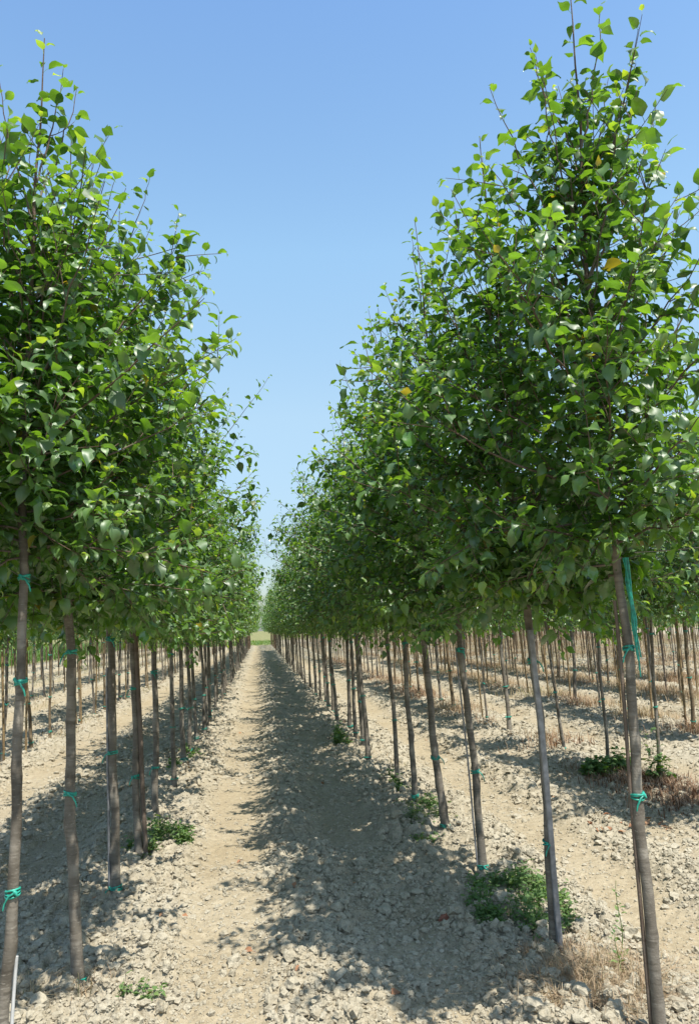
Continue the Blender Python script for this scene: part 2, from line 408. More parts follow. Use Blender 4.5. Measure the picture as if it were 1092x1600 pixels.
def bez(a, b, c, n):
    t = np.linspace(0, 1, n)[:, None]; return a*(1-t)**2+2*b*t*(1-t)+c*t*t

def gen_tree(seed, H=4.35, mid=(0, 0), apex=(0, 0), r0=.036, whips=(), hi=True, nprim=34, dens=1.0, spread=1.0, low=1.81, bark=BARK, front=False):
    """one young standard tree; local origin at the foot. returns (trunk, branchwork, crown) meshes and the trunk's path"""
    rng = np.random.default_rng(seed); T = T_HI if hi else T_LO
    zk = np.array([-.12, 0, 1.8, 3.1, H]); xk = np.array([0, 0, mid[0], mid[0]*.45+apex[0]*.55, apex[0]]); yk = np.array([0, 0, mid[1], mid[1]*.45+apex[1]*.55, apex[1]])
    zs = np.concatenate([np.linspace(-.12, 2.0, 54 if hi else 14), np.linspace(2.06, H, 26 if hi else 12)])
    ph = rng.uniform(0, 6.28, 6)
    wob = lambda z: (.011*np.sin(z*2.1+ph[0])+.006*np.sin(z*5.3+ph[1])+.0025*np.sin(z*13+ph[2]), .010*np.sin(z*1.9+ph[3])+.005*np.sin(z*4.7+ph[4]))
    w0 = wob(0.0)
    def lead(z):
        z = np.asarray(z, float); a, b = wob(z); f = np.clip(z/.5, 0, 1)
        return np.stack([np.interp(z, zk, xk)+(a-w0[0])*f, np.interp(z, zk, yk)+(b-w0[1])*f, z], -1)
    P = lead(zs)
    def rad(z):
        z = np.asarray(z, float)
        return np.where(z < 2, r0*(1-.155*z)*(1+.38*np.exp(-np.clip(z, 0, 9)*11)), r0*.69*np.clip((H-z)/(H-2), 0, 1)**1.15+.0022)
    rr = rad(zs)
    n = 14 if hi else 7
    R2 = np.repeat(rr[:, None], n, 1)
    if hi:
        for k in range(14):                               # old pruning knots and swellings
            zz = rng.uniform(.15, 1.95); aa = rng.integers(0, n); amp = rng.uniform(.15, .42)
            dz = np.exp(-((zs-zz)/.035)**2)[:, None]; da = np.exp(-(((np.arange(n)-aa+n/2) % n-n/2)/1.3)**2)[None]
            R2 *= 1+amp*dz*da
        R2 *= 1+.035*np.sin(zs*31+ph[5])[:, None]*np.exp(-((zs % .37)-.18)**2*200)[:, None]
    tr = Acc(); tube(tr, P, R2, n, np.clip((zs-2.3)/1.6, 0, .8).repeat(n))
    br = Acc(); lf = Leafer(rng)
    nb = 6 if hi else 4
    lf.along(lead(np.linspace(H-.85, H, 10)), .055/dens, .05, (.055, .085), .2)
    az0 = rng.uniform(0, 6.28); top = H-1.05
    for i in range(nprim):
        t = (i+.5)/nprim; z0 = low+(top-low)*t**1.35; az = az0+GOLD*i+rng.normal(0, .25); lowb = t < .2
        el = R(np.interp(t, [0, .15, .45, .75, 1], [2, 12, 32, 50, 64]))+rng.normal(0, .13)
        Ln = np.interp(t, [0, .14, .34, .55, .8, 1], [.55, .78, 1.06, .92, .66, .45])*rng.uniform(.75, 1.15)*spread
        if front and t < .4 and math.sin(az) < -.2:
            if t < .15 and math.sin(az) < -.5: continue
            Ln *= .75
        s0 = lead(z0); d = np.array([math.cos(az)*math.cos(el), math.sin(az)*math.cos(el), math.sin(el)])
        lift = rng.uniform(.0, .3) if not lowb else rng.uniform(-.27, .06)
        path = bez(s0, s0+d*Ln*.5, s0+d*Ln+np.array([0, 0, lift*Ln]), 9)
        path[1:-1] += rng.normal(0, .008, (7, 3))
        rb = .0036+.0042*Ln*(1-.5*t)
        tube(br, path, np.linspace(rb, .0014, 9), nb, np.linspace(.3, .9, 9).repeat(nb), False)
        full = np.interp(t, [0, .55, 1], [1.05, .82, .42])*dens
        lf.along(path, .036/full, .15, (.068, .102), droop=.35 if lowb else .25)
        ns = rng.integers(6, 9) if t < .6 else rng.integers(3, 6)
        for k in range(ns):
            q = rng.uniform(.10, .95); ii = q*8; j = int(ii); p = path[j]+(path[min(8, j+1)]-path[j])*(ii-j)
            tv = path[min(8, j+1)]-path[max(0, j-1)]; tv /= np.linalg.norm(tv)
            side = np.cross(tv, rng.normal(size=3)); side /= np.linalg.norm(side)
            dd = tv*.7+side*rng.uniform(.5, 1.1)+np.array([0, 0, rng.uniform(-.15, .4) if not lowb else rng.uniform(-1.0, .1)]); dd /= np.linalg.norm(dd)
            l2 = rng.uniform(.16, .42)*(1-.3*q)*spread
            sp = bez(p, p+dd*l2*.5, p+dd*l2+np.array([0, 0, rng.uniform(-.03, .07)]), 5)
            tube(br, sp, np.linspace(.0027, .0011, 5), 4, np.linspace(.5, 1, 5).repeat(4), False)
            lf.along(sp, .027/full, .08, (.062, .098), droop=.4 if lowb else .25)
        for k in range(4 if t < .6 else 2):
            j = rng.integers(1, 5); lf.rosette(path[j]+rng.normal(0, .025, 3), None, 4)
    for k in range(44):
        lf.rosette(lead(low-.04+(.25 if front else 0)+(H-1.7-low)*rng.random()**1.2)+rng.normal(0, .09, 3)*np.array([1, 1, .2]), None, 5)
    wl = list(whips)
    if not wl:
        for k in range(7):
            a = rng.uniform(0, 6.28); q = rng.uniform(.12, .62)*spread; wl.append((apex[0]+math.cos(a)*q, apex[1]+math.sin(a)*q, H-rng.uniform(.15, .85)*(.5+q)))
    for tip in wl:
        tip = np.array(tip); rl = math.hypot(tip[0]-apex[0]*.8, tip[1]-apex[1]*.8)
        zz = max(low+.3, tip[2]-.5-.8*rl); s0 = lead(zz)
        path = bez(s0, s0*.35+tip*.65+np.array([0, 0, -.14]), tip, 12); path[1:-1] += rng.normal(0, .006, (10, 3))
        tube(br, path, np.linspace(.0055, .0013, 12), nb, np.linspace(.3, 1, 12).repeat(nb), False)
        lf.along(path, .058/dens, .25, (.068, .105), .14)
        for k in range(rng.integers(0, 3)):
            j = rng.integers(2, 7); dd = rng.normal(size=3)*.6+np.array([0, 0, .7]); dd /= np.linalg.norm(dd); l2 = rng.uniform(.12, .25)
            sp = bez(path[j], path[j]+dd*l2*.5, path[j]+dd*l2+np.array([0, 0, .05]), 5)
            tube(br, sp, np.linspace(.0025, .0012, 5), 4, np.linspace(.5, 1, 5).repeat(4), False); lf.along(sp, .036/dens, .1, (.06, .09))
    cr = Acc(); lf.put(cr, T)
    return tr.mesh('trunk', bark), br.mesh('branchwork', bark), cr.mesh('crown', LEAF), lead, rad

def tie_mesh(seed, r, tail=.06, loops=3):
    """flat plastic tape wound round a stem, with a knot and a loose end"""
    rng = np.random.default_rng(seed); a = Acc(); k = 22
    for i in range(loops):
        th = np.linspace(0, 2*np.pi, k); zz = (i-loops/2)*.008+.006*np.sin(th+rng.uniform(0, 6))+rng.normal(0, .001)
        q = r+.0035+rng.uniform(0, .002)
        tube(a, np.stack([q*np.cos(th), q*np.sin(th), np.broadcast_to(zz, th.shape)], 1), np.full(k, .0042), 5, None, False)
    an = rng.uniform(-2.4, -.7); c = np.array([math.cos(an), math.sin(an), 0])*(r+.006)
    tube(a, np.array([c+[-.008, 0, .01], c+[.0, 0, 0], c+[.008, -.003, -.012]]), np.array([.005, .009, .004]), 6)
    sg = rng.choice([-1, 1])
    tube(a, np.array([c, c+np.array([sg*.02, -.012, -.01]), c+np.array([sg*.035, -.012, -tail*.6]), c+np.array([sg*.04, -.01, -tail])]), np.array([.004, .0045, .004, .003]), 5)
    return a.mesh('tie', TIE)

# ------------------------------------------------------------------ near trees, each its own
GRP = 'young trees in the nursery rows'
near = [
 # x, y, mid lean, apex, H, r0, whips, ties, label
 ( 1.559, 3.285, (-.045, .02), (-.075, -.02), 4.66, .0245, [(.165, .1, 4.28), (.35, .05, 4.02), (.25, -.15, 3.95), (-.50, -.1, 4.05), (.47, .1, 3.6), (-.22, .1, 4.42), (.03, -.15, 4.45), (-.32, -.2, 4.1), (.6, -.05, 3.45), (-.7, -.1, 3.55), (-.05, .2, 4.3), (.12, -.2, 4.1)],
   (1.55, .95), 'tallest tree, front right, a hank of green tape hanging down its grey trunk'),
 ( 1.453, 4.156, (-.03, .0), (-.16, .0), 4.45, .023, [(-.36, .1, 3.97), (-.2, -.2, 4.2), (-.55, 0, 3.75), (.2, .1, 4.1), (-.7, .1, 3.4)], (1.88, 1.46, .55, .06),
   'second tree on the right, tied at four heights to a shiny grey metal stake'),
 ( 1.455, 5.466, (-.085, .0), (-.26, .0), 4.62, .0265, [(-.32, -.1, 4.44), (-.5, .1, 4.15), (-.1, .15, 4.5), (-.65, 0, 3.8)], (1.48, .67, .06),
   'third tree on the right, foot at the back of the large weed patch'),
 ( 1.462, 6.585, (-.095, .0), (-.36, .0), 4.42, .0325, [(-.48, 0, 4.4), (-.6, .1, 4.05), (-.2, -.1, 4.2), (-.75, 0, 3.7)], (.6, .07),
   'fourth tree on the right, bent dark trunk before the smaller weed patch'),
 (-.975, 3.36, (.012, .03), (.03, .0), 4.30, .0235, [(.13, .05, 4.2), (-.11, -.1, 4.07), (.18, .1, 4.15), (-.28, 0, 4.0), (.3, .1, 3.8), (-.2, .2, 4.05), (.42, 0, 3.6)], (1.9, 1.49, .70),
   'front tree at the left edge, greyish bark and bright green ties'),
 (-.873, 4.192, (-.10, .02), (-.12, .0), 4.36, .028, [(.0, .05, 4.3), (.15, -.1, 4.1), (-.3, .1, 4.1), (.3, .1, 3.9), (.5, 0, 3.6)], (1.9, 1.58, .9, .05),
   'second tree on the left, dark trunk with a green tie at its foot'),
 (-.937, 5.58, (-.06, .0), (-.02, .0), 4.70, .029, [(.19, 0, 5.0), (.35, .1, 4.4), (-.2, .1, 4.5), (.5, -.1, 4.1)], (1.64, .9, .06),
   'third tree on the left, standing against a pale metal pole'),
 (-.911, 6.433, (-.088, .0), (.05, .0), 4.50, .0285, [(.52, 0, 4.78), (.3, -.1, 4.3), (.6, .1, 4.1), (-.2, 0, 4.3)], (1.25, .6),
   'fourth tree on the left, leaning trunk in the green weeds beside a dark wooden stake'),
 (-.951, 7.686, (-.04, .0), (.1, .0), 4.35, .030, [(.45, 0, 4.25), (1.08, -.05, 4.12), (.8, .1, 3.6), (.2, .1, 4.3)], (1.3, .45),
   'fifth tree on the left, one long shoot reaching over the track'),
 ( 1.423, 7.633, (-.078, .0), (-.30, .0), 4.30, .027, [(-.59, 0, 4.28), (-.45, .1, 4.0), (-.7, 0, 3.8), (-.2, .1, 4.2)], (1.5, .1),
   'fifth tree on the right, thin pale trunk behind the smaller weed patch'),
]
LEADS = {}
def add_ties(t, lead, rad, zs, seed):
    for i, z in enumerate(zs):
        r = float(rad(z)); o = link('tie', tie_mesh(seed*10+i, r*1.03), t); p = lead(z); o.location = p; o.rotation_euler = (0, 0, 0)
for i, (x, y, mid, ap, H, r0, wh, ties, lab) in enumerate(near):
    t = root('young_tree', (x, y, gz(x, y)), lab, 'tree', GRP)
    trk, brw, crw, lead, rad = gen_tree((141 if i == 0 else 100+i), H, mid, ap, r0, wh, True, 52, 1.34, front=i in (0, 4), low={0: 1.84, 4: 1.98}.get(i, 1.81))
    link('trunk', trk, t); link('branchwork', brw, t); link('crown', crw, t)
    add_ties(t, lead, rad, ties, 20+i)
    LEADS[i] = lead
    if i == 0: LEAD0 = lead

# ------------------------------------------------------------------ generic trees, copied along the rows
protos = []
for k in range(7):
    H = 4.35+.12*math.sin(k*2.1)
    trk, brw, crw, lead, rad = gen_tree(300+k, H, (0, 0), (0, 0), .029, (), False, 44, 1.05, 1.12)
    tm = [(z, tie_mesh(400+k*3+q, float(rad(z))*1.03, .03, 2), lead(z)) for q, z in enumerate((1.5, .72, .07))]
    protos.append((trk, brw, crw, tm))
thin_protos = []
for k in range(6):
    trk, brw, crw, lead, rad = gen_tree(340+k, 3.95+.12*math.sin(k*1.7), (0, 0), (0, 0), .0235, (), False, 30, .85, .88, 1.76, BARK2 if k % 2 else BARK)
    tm = [(z, tie_mesh(440+k*3+q, float(rad(z))*1.04, .02, 2), lead(z)) for q, z in enumerate((1.45, .75, .1))]
    thin_protos.append((trk, brw, crw, tm))
RNG = np.random.default_rng(77)
def place(pr, x, y, label, group, ties, lean=2.2, detail=True, sc=None):
    t = root('young_tree', (x, y, gz(x, y)), label, 'tree', group)
    trk, brw, crw, tm = pr
    sdv = 1.5 if pr in thin_protos else .9
    q = Matrix.Rotation(R(-lean+RNG.normal(0, sdv)), 4, 'Y') @ Matrix.Rotation(R(RNG.normal(0, sdv)), 4, 'X') @ Matrix.Rotation(RNG.uniform(0, 6.28), 4, 'Z')
    t.rotation_mode = 'QUATERNION'; t.rotation_quaternion = q.to_quaternion()
    s = RNG.uniform(.94, 1.06) if sc is None else sc
    g = RNG.uniform(.85, 1.15); t.scale = (s, s, s)
    if pr in thin_protos: g = RNG.uniform(.75, 1.5)
    tk = link('trunk', trk, t); tk.scale = (g, g, 1); link('crown', crw, t)
    if detail: link('branchwork', brw, t)
    for z, me, p in tm[:ties]:
        o = link('tie', me, t); o.location = (p[0]*g, p[1]*g, p[2]+RNG.normal(0, .06)); o.scale = (g, g, RNG.uniform(.7, 1.2)); o.rotation_euler = (0, 0, RNG.uniform(-1, 1))
    return t
used = []
def place_row(ys, x0, kind, labels, group, n_det):
    for i, y in enumerate(ys):
        if kind != 'main' and y > 14.5 and RNG.random() < .07: continue
        pr = (protos if kind == 'main' else thin_protos)
        p = pr[RNG.integers(0, len(pr))]
        x = x0+RNG.normal(0, .035) if not isinstance(x0, (list, tuple)) else x0[i]
        lab = labels(i, y)
        place(p, x, y, lab, group, 3 if y < 22 else 0, 2.2, y < 34); used.append((x, y))
def run(y0, y1, step=1.15, jit=.12):
    out, y = [], y0
    while y < y1: out.append(y+RNG.normal(0, jit*.4)); y += step
    return out
main_r = [8.777, 10.134, 11.25, 12.263]+run(13.4, 66); main_l = [9.082, 10.431, 11.4, 12.364]+run(13.5, 66)
place_row(main_r, 1.41, 'main', lambda i, y: ('sixth tree on the right, pale trunk lit at its foot' if i == 0 else 'seventh tree on the right, dark slim trunk against the sunny soil' if i == 1 else
   'slim tree further down the right-hand row that lines the central track'), 'trees further down the right-hand main row', 3)
place_row(main_l, -.95, 'main', lambda i, y: ('sixth tree on the left, dark trunk beside the sandy track' if i == 0 else
   'slim tree further down the left-hand row that lines the central track'), 'trees further down the left-hand main row', 3)
r2 = [5.75, 6.95, 8.07, 8.86, 10.24, 12.18, 13.84]+run(15.0, 44)
place_row(r2, [3.95, 4.06, 4.03, 3.84, 3.87, 3.76, 3.89]+[3.85]*60, 'thin', lambda i, y: ('thin dark trunk with vine leaves climbing it, reddish dead leaves at its foot' if abs(y-8.07) < .01 else
   'thin trunk standing in the broad leafy weeds right of the path' if abs(y-8.86) < .01 else
   'thin tree in the second row on the right, behind the sunny track'), 'thin trees in the second row on the right', 3)
l2 = run(8.1, 44)
place_row(l2, -3.38, 'thin', lambda i, y: 'thin tree in the second row on the left, beyond the shaded clods', 'thin trees in the second row on the left', 3)
r3 = run(10.3, 42); place_row(r3, 6.36, 'thin', lambda i, y: 'thin tree in the third row on the right among brown dry weeds', 'thin trees in the third row on the right', 3)
r4 = run(15.2, 36); place_row(r4, 8.80, 'thin', lambda i, y: 'thin tree in the fourth row on the right among brown dry weeds', 'thin trees in the fourth row on the right', 3)
l3 = run(16, 38); place_row(l3, -5.82, 'thin', lambda i, y: 'thin tree in the third row on the left, seen between nearer trunks', 'thin trees in the third row on the left', 3)
r5 = run(20, 32); place_row(r5, 11.24, 'thin', lambda i, y: 'thin tree in the fifth row on the right, seen between nearer trunks', 'thin trees in the fifth row on the right', 3)
print('individual trees', len(used)+len(near))

# the rest of the plantation reads as one mass
def far_trees():
    rng = np.random.default_rng(5); a = Acc(); b = Acc()
    pts = []
    def rowpts(x, y0, y1, thin=True):
        y = y0
        while y < y1: pts.append((x+rng.normal(0, .05), y, thin)); y += 1.15+rng.normal(0, .04)
    rowpts(1.41, 66.2, 92, False); rowpts(-.95, 66.2, 92, False)
    rowpts(3.85, 44.5, 95); rowpts(-3.38, 44.5, 87); rowpts(6.36, 42.3, 105); rowpts(8.8, 36.3, 112); rowpts(-5.82, 38.3, 87); rowpts(11.24, 32.5, 118)
    for k in range(3): rowpts(-8.26-2.44*k, 22+7*k, 87)
    for k in range(12): rowpts(13.68+2.44*k, 24+3.6*k, 118)
    T = leaf_templates(rng, 2, 2, 6)
    P, D, N, L, tn = [], [], [], [], []
    for x, y, thin in pts:
        h = (3.95 if thin else 4.35)+rng.normal(0, .12); r = .024 if thin else .034; lx = -.04*h+rng.normal(0, .05); ly = rng.normal(0, .06)
        tube(b, np.array([(x, y, -.05), (x+lx*.5, y+ly*.5, 2), (x+lx, y+ly, h-.4)]), np.array([r, r*.7, .006]), 5, None, False)
        n = 170 if thin else 260
        z = 1.6+(h-1.6)*rng.beta(1.15, 1.9, n); pr = np.interp(z, [1.5, 2.0, 2.8, 3.5, h], [.6, .95, .92, .46, .08])*(.85 if thin else 1)
        an = rng.uniform(0, 6.28, n); q = np.sqrt(rng.random(n))*pr*rng.uniform(.8, 1.2, n)
        P.append(np.stack([x+lx*z/h+q*np.cos(an), y+ly*z/h+q*np.sin(an), z], 1))
        D.append(np.stack([np.cos(an), np.sin(an), rng.uniform(-.7, .2, n)], 1)); N.append(np.array([0, 0, 1.])+rng.normal(0, .45, (n, 3)))
        L.append(rng.uniform(.12, .2, n)); tn.append(np.clip(rng.normal(.42, .2, n), .02, 1))
    put_leaves(a, rng, np.concatenate(P), np.concatenate(D), np.concatenate(N), np.concatenate(L), np.concatenate(tn), T)
    o = link('distant_trees', None) if False else None
    me = a.mesh('distant_trees', LEAF); mb = b.mesh('t', BARK2)
    # one mesh, two materials
    import bmesh
    bm = bmesh.new(); bm.from_mesh(me); n0 = len(bm.faces); bm.from_mesh(mb); bm.faces.ensure_lookup_table()
    for f in bm.faces[n0:]: f.material_index = 1
    bm.to_mesh(me); bm.free(); me.materials.append(BARK2)
    bpy.data.meshes.remove(mb)
    o = link('distant_trees', me); tag(o, 'far rows of young trees merging into one mass of trunks and leaves', 'trees', kind='stuff')
far_trees()

# ------------------------------------------------------------------ stakes, tape, wire
def stake(x, y, h, r, m, label, profile='round', lean=(0, 0), group=None, name='support_stake', n=9, tree=None):
    a = Acc(); zz = np.linspace(-.1, h, 8)
    P = np.stack([lean[0]*zz/h+.003*np.sin(zz*3+x*9), lean[1]*zz/h, zz], 1)
    if tree is not None:
        L_ = LEADS[tree](np.clip(zz, 0, 3)); P = P*0; P[:, 0] = .4*L_[:, 0]+.6*L_[-1, 0]*zz/h+lean[0]*zz/h; P[:, 1] = .4*L_[:, 1]+.6*L_[-1, 1]*zz/h+lean[1]*zz/h; P[:, 2] = zz
    if profile == 'round':
        rr = np.full(8, r); tube(a, P, rr*np.linspace(1.04, .96, 8), n)
    elif profile == 'bamboo':
        zz = np.sort(np.concatenate([np.arange(0, h, .22)+d for d in (-.012, 0, .012)])); zz = zz[zz > -.05]
        P = np.stack([lean[0]*zz/h+.006*np.sin(zz*2+x*9), lean[1]*zz/h, zz], 1)
        rr = np.where(np.abs((zz+.001) % .22) < .004, r*1.2, r); tube(a, P, rr, 8)
    else:                                                # rolled steel channel, open to the back
        prof = np.array([(-1, .9), (-1, -1), (-.55, -1.15), (.55, -1.15), (1, -1), (1, .9), (.82, .9), (.82, -.75), (-.82, -.75), (-.82, .9)])*r
        k = len(prof); V = np.concatenate([np.column_stack([p[0]+prof[:, 0], p[1]+prof[:, 1], np.full(k, p[2])]) for p in P])
        i = np.arange(7)[:, None]*k; j = np.arange(k)[None]
        F = np.stack([i+j, i+(j+1) % k, i+k+(j+1) % k, i+k+j], -1).reshape(-1, 4); a.add(V, F); a.add(V[-k:], np.arange(k)[None])
    o = link(name, a.mesh(name, m, profile == 'round')); o.location = (x, y, gz(x, y)); return tag(o, label, 'stake', group)
stake(1.453+.016, 4.156-.036, 1.62, .0130, GALV, 'grey metal channel stake tied to the front of the second tree on the right', 'channel', (-.022, .012), tree=1)
stake(1.559-.030, 3.285+.014, 1.75, .008, WOODSTK, 'thin dark stake along the left edge of the front right tree', 'round', (.006, 0), tree=0)
stake(1.455-.035, 5.466+.0, 1.5, .006, GALV, 'thin pale rod along the left side of the third tree on the right', 'round', (.004, 0), tree=2)
stake(-.975+.030, 3.36+.012, .46, .007, WHITE, 'white pipe beside the foot of the front left tree', 'round', (-.004, 0), tree=4)
stake(-.937-.039, 5.58, 1.45, .009, GALV, 'pale metal pole against the left side of the third tree on the left', 'round', (.006, 0), tree=6)
stake(-.911+.052, 6.433-.01, 1.7, .018, WOODSTK, 'dark wooden stake leaning on the fourth tree on the left', 'round', (-.03, .0), tree=7)
g2 = 'canes in the side rows'
for i, y in enumerate(l2[:16]):
    if i % 4 != 1: stake(-3.38+RNG.normal(0, .05), y+RNG.choice([-1, 1])*RNG.uniform(.07, .5), 1.9, .0155, BAMBOO, 'yellow bamboo cane in the second row on the left', 'bamboo', (-.05+RNG.normal(0, .05), 0), g2, 'bamboo_cane')
for i, y in enumerate(r2[4:22]):
    if i % 2 == 0: stake(3.85+RNG.normal(0, .05), y+.28, 1.9, .014, BAMBOO, 'yellow bamboo cane in the second row on the right', 'bamboo', (-.07+RNG.normal(0, .05), 0), g2, 'bamboo_cane')
for i, y in enumerate(r4[:14]):
    stake(8.80+RNG.normal(0, .06), y+RNG.uniform(.2, .9), 1.9, .018, WOODSTK if i % 3 else BAMBOO, 'weathered cane in the fourth row on the right', 'bamboo', (-.06+RNG.normal(0, .06), 0), g2, 'bamboo_cane')
for i, y in enumerate(r3[1:22]):
    if i % 4 != 3: stake(6.36+RNG.normal(0, .06), y+.3, 1.9, .018, BAMBOO, 'yellow bamboo cane in the third row on the right', 'bamboo', (-.06+RNG.normal(0, .06), 0), g2, 'bamboo_cane')

def tape_bundle():
    rng = np.random.default_rng(8); a = Acc()
    for i in range(9):
        x0 = rng.uniform(-.006, .008); n = 9; z = np.linspace(0, -rng.uniform(.38, .5), n)
        P = np.stack([x0+.022*(np.linspace(0, 1, n))+rng.normal(0, .0025, n), rng.uniform(-.01, .01)+rng.normal(0, .002, n), z], 1)
        tube(a, P, np.full(n, rng.uniform(.0028, .0042)), 5)
    o = link('tape_bundle', a.mesh('tape_bundle', TIE)); p = LEAD0(1.93)
    o.location = (1.559+p[0]+.024, 3.285+p[1]-.040, 1.96); tag(o, 'long hank of green plastic tape hanging on the front right trunk', 'tape')
tape_bundle()
def wire(pts, label):
    a = Acc(); P = []
    for (p, q) in zip(pts[:-1], pts[1:]):
        p, q = np.array(p), np.array(q)
        for t in np.linspace(0, 1, 9)[:-1]: P.append(p*(1-t)+q*t+np.array([0, 0, -.02*4*t*(1-t)]))
    P.append(np.array(pts[-1])); tube(a, np.array(P), np.full(len(P), .0022), 5)
    o = link('guide_wire', a.mesh('guide_wire', WIRE)); tag(o, label, 'wire')
wire([(-1.3, 2.6, 2.16), (-1.03, 3.34, 2.0), (-.99, 4.16, 1.93), (-1.0, 5.55, 1.93), (-.98, 6.4, 1.93), (-.98, 8.5, 1.93)], 'thin wire strung from trunk to trunk through the left row')
wire([(1.58, 3.22, 1.98), (2.2, 3.0, 2.05), (3.2, 2.6, 2.0)], 'thin wire running right from the front right trunk')

# ------------------------------------------------------------------ weeds and dry growth
T_WEED = leaf_templates(np.random.default_rng(9), 3, 2, 6, (-.1, .4), (.2, 1.2))
def weed_patch(name, x, y, rx, ry, h, n, label, size=(.018, .04), kindm=WEED, seed=0):
    rng = np.random.default_rng(900+seed); a = Acc(); P, D, N, L, tn = [], [], [], [], []
    nc = max(3, n//28); cc = [(rx*.95*math.sqrt(rng.random())*math.cos(a_), ry*.95*math.sqrt(rng.random())*math.sin(a_), rng.uniform(.35, 1.1), rng.uniform(.07, .2)) for a_ in rng.uniform(0, 6.28, nc)]
    for i in range(n):
        c_ = cc[rng.integers(0, nc)]; bx, by = c_[0]+rng.normal(0, c_[3]*.5)*rx*1.6, c_[1]+rng.normal(0, c_[3]*.5)*ry*1.6; q = min(1.2, math.hypot(bx/rx, by/ry))
        hh = h*(1.1-.55*q*q)*rng.uniform(.25, 1.1)*c_[2]+.012
        tip = np.array([bx+rng.normal(0, .03), by+rng.normal(0, .03), hh]); base = np.array([bx*.92, by*.92, -.02])
        path = bez(base, (base+tip)/2+np.array([bx*.08, by*.08, .02]), tip, 5)
        tube(a, path, np.linspace(.0018, .0008, 5), 4, .4, False)
        for k in range(rng.integers(4, 8)):
            t = rng.uniform(.25, 1.0); p = path[min(4, int(t*4+.5))]+rng.normal(0, .004, 3); az = rng.uniform(0, 6.28)
            P.append(p); D.append((math.cos(az), math.sin(az), rng.uniform(-.3, .5))); N.append(np.array([0, 0, 1.])+rng.normal(0, .3, 3)); L.append(rng.uniform(*size)); tn.append(np.clip(rng.normal(.68, .24), 0, 1))
    put_leaves(a, rng, np.array(P), np.array(D), np.array(N), np.array(L), np.array(tn), T_WEED)
    o = link(name, a.mesh(name, kindm)); o.location = (x, y, gz(x, y)); tag(o, label, 'weeds'); return o
weed_patch('weed_patch', 1.50, 4.82, .33, .50, .17, 620, 'large patch of low green weeds between the second and third trees on the right', (.02, .042), seed=1)
weed_patch('weed_patch', 1.40, 7.15, .30, .50, .16, 260, 'bushy green weeds round the fourth and fifth trees on the right', seed=2)
weed_patch('weed_patch', -.82, 6.85, .27, .40, .20, 200, 'green weeds at the foot of the fourth tree on the left', (.025, .05), seed=3)
weed_patch('weed_patch', 1.33, 6.42, .12, .18, .06, 50, 'small green weed tuft in front of the fourth tree on the right', seed=4)
weed_patch('weed_patch', 1.38, 8.6, .14, .35, .22, 90, 'pale spindly weeds round the sixth tree on the right', (.02, .05), seed=5)
weed_patch('weed_patch', -.60, 4.02, .09, .09, .09, 26, 'small green weed in sunlight right of the second tree on the left', seed=6)
weed_patch('broadleaf_weed', 3.74, 8.75, .50, .36, .26, 150, 'broad leafy weeds at the foot of the thin trunk right of the path', (.06, .10), seed=7)
weed_patch('climbing_vine', 3.98, 8.0, .07, .07, .95, 16, 'green vine leaves climbing the thin dark trunk at the right edge', (.07, .11), seed=8)
weed_patch('weed_patch', 1.25, 12.2, .25, .7, .22, 130, 'dark green weeds further down along the right-hand row', (.03, .06), seed=9)
weed_patch('weed_patch', -1.0, 10.9, .2, .8, .22, 110, 'green and brown weeds further down along the left-hand row', (.03, .06), seed=10)

def blades(acc, rng, X, Y, Z, hmin, hmax, spread, tones, w=.0035, flat=.0):
    n = len(X); h = rng.uniform(hmin, hmax, n); an = rng.uniform(0, 6.28, n); ln = rng.uniform(.15, 1, n)*spread
    dx, dy = np.cos(an)*ln*h, np.sin(an)*ln*h; wx, wy = -np.sin(an)*w, np.cos(an)*w
    up = np.clip(1-ln*.45, .12, 1)
    B = np.stack([X, Y, Z-.01], 1); M = np.stack([X+dx*.35, Y+dy*.35, Z+h*.62*up], 1); E = np.stack([X+dx, Y+dy, Z+h*up*rng.uniform(.6, 1.0, n)], 1); o = np.stack([wx, wy, 0*wx], 1)
    V = np.stack([B-o, B+o, M-o*.8, M+o*.8, E-o*.2, E+o*.2], 1)
    F = np.array([(0, 1, 3, 2), (2, 3, 5, 4)])
    acc.add(V.reshape(-1, 3), (F[None]+(np.arange(n)*6)[:, None, None]).reshape(-1, 4), np.repeat(tones, 6))
def dry_tuft(name, x, y, rx, ry, n, h, label, seed, tmean=.75, spread=1.2):
    rng = np.random.default_rng(seed); a = Acc(); k = max(4, n//16); cx = rng.normal(0, rx*.5, k); cy = rng.normal(0, ry*.5, k); c = rng.integers(0, k, n)
    X = cx[c]+rng.normal(0, .025, n); Y = cy[c]+rng.normal(0, .025, n)
    blades(a, rng, X, Y, np.zeros(n), h*.4, h, spread, np.clip(rng.normal(tmean, .16, n), 0, .95), .0017)
    o = link(name, a.mesh(name, DRY)); o.location = (x, y, gz(x, y)+.015); return tag(o, label, 'dry grass')
dry_tuft('dry_grass', 1.50, 3.80, .30, .26, 2300, .22, 'straw-coloured dry grass matted round the metal staked tree on the right', 61, .64, 2.2)
dry_tuft('dry_grass', 1.42, 4.10, .18, .12, 300, .14, 'brownish dry grass close round the foot of the metal stake', 66, .5, 1.6)
dry_tuft('dry_grass', -1.02, 4.05, .16, .10, 170, .20, 'dry grass stalks at the bottom left corner', 62, .82, 1.3)
dry_tuft('dry_grass', -.80, 4.08, .10, .07, 90, .17, 'dry grass tuft at the foot of the second tree on the left', 63, .7, 1.3)
dry_tuft('dry_grass', 1.18, 4.06, .04, .03, 60, .06, 'small orange brown dry tuft in the shade left of the metal stake', 64, .28, 1.5)
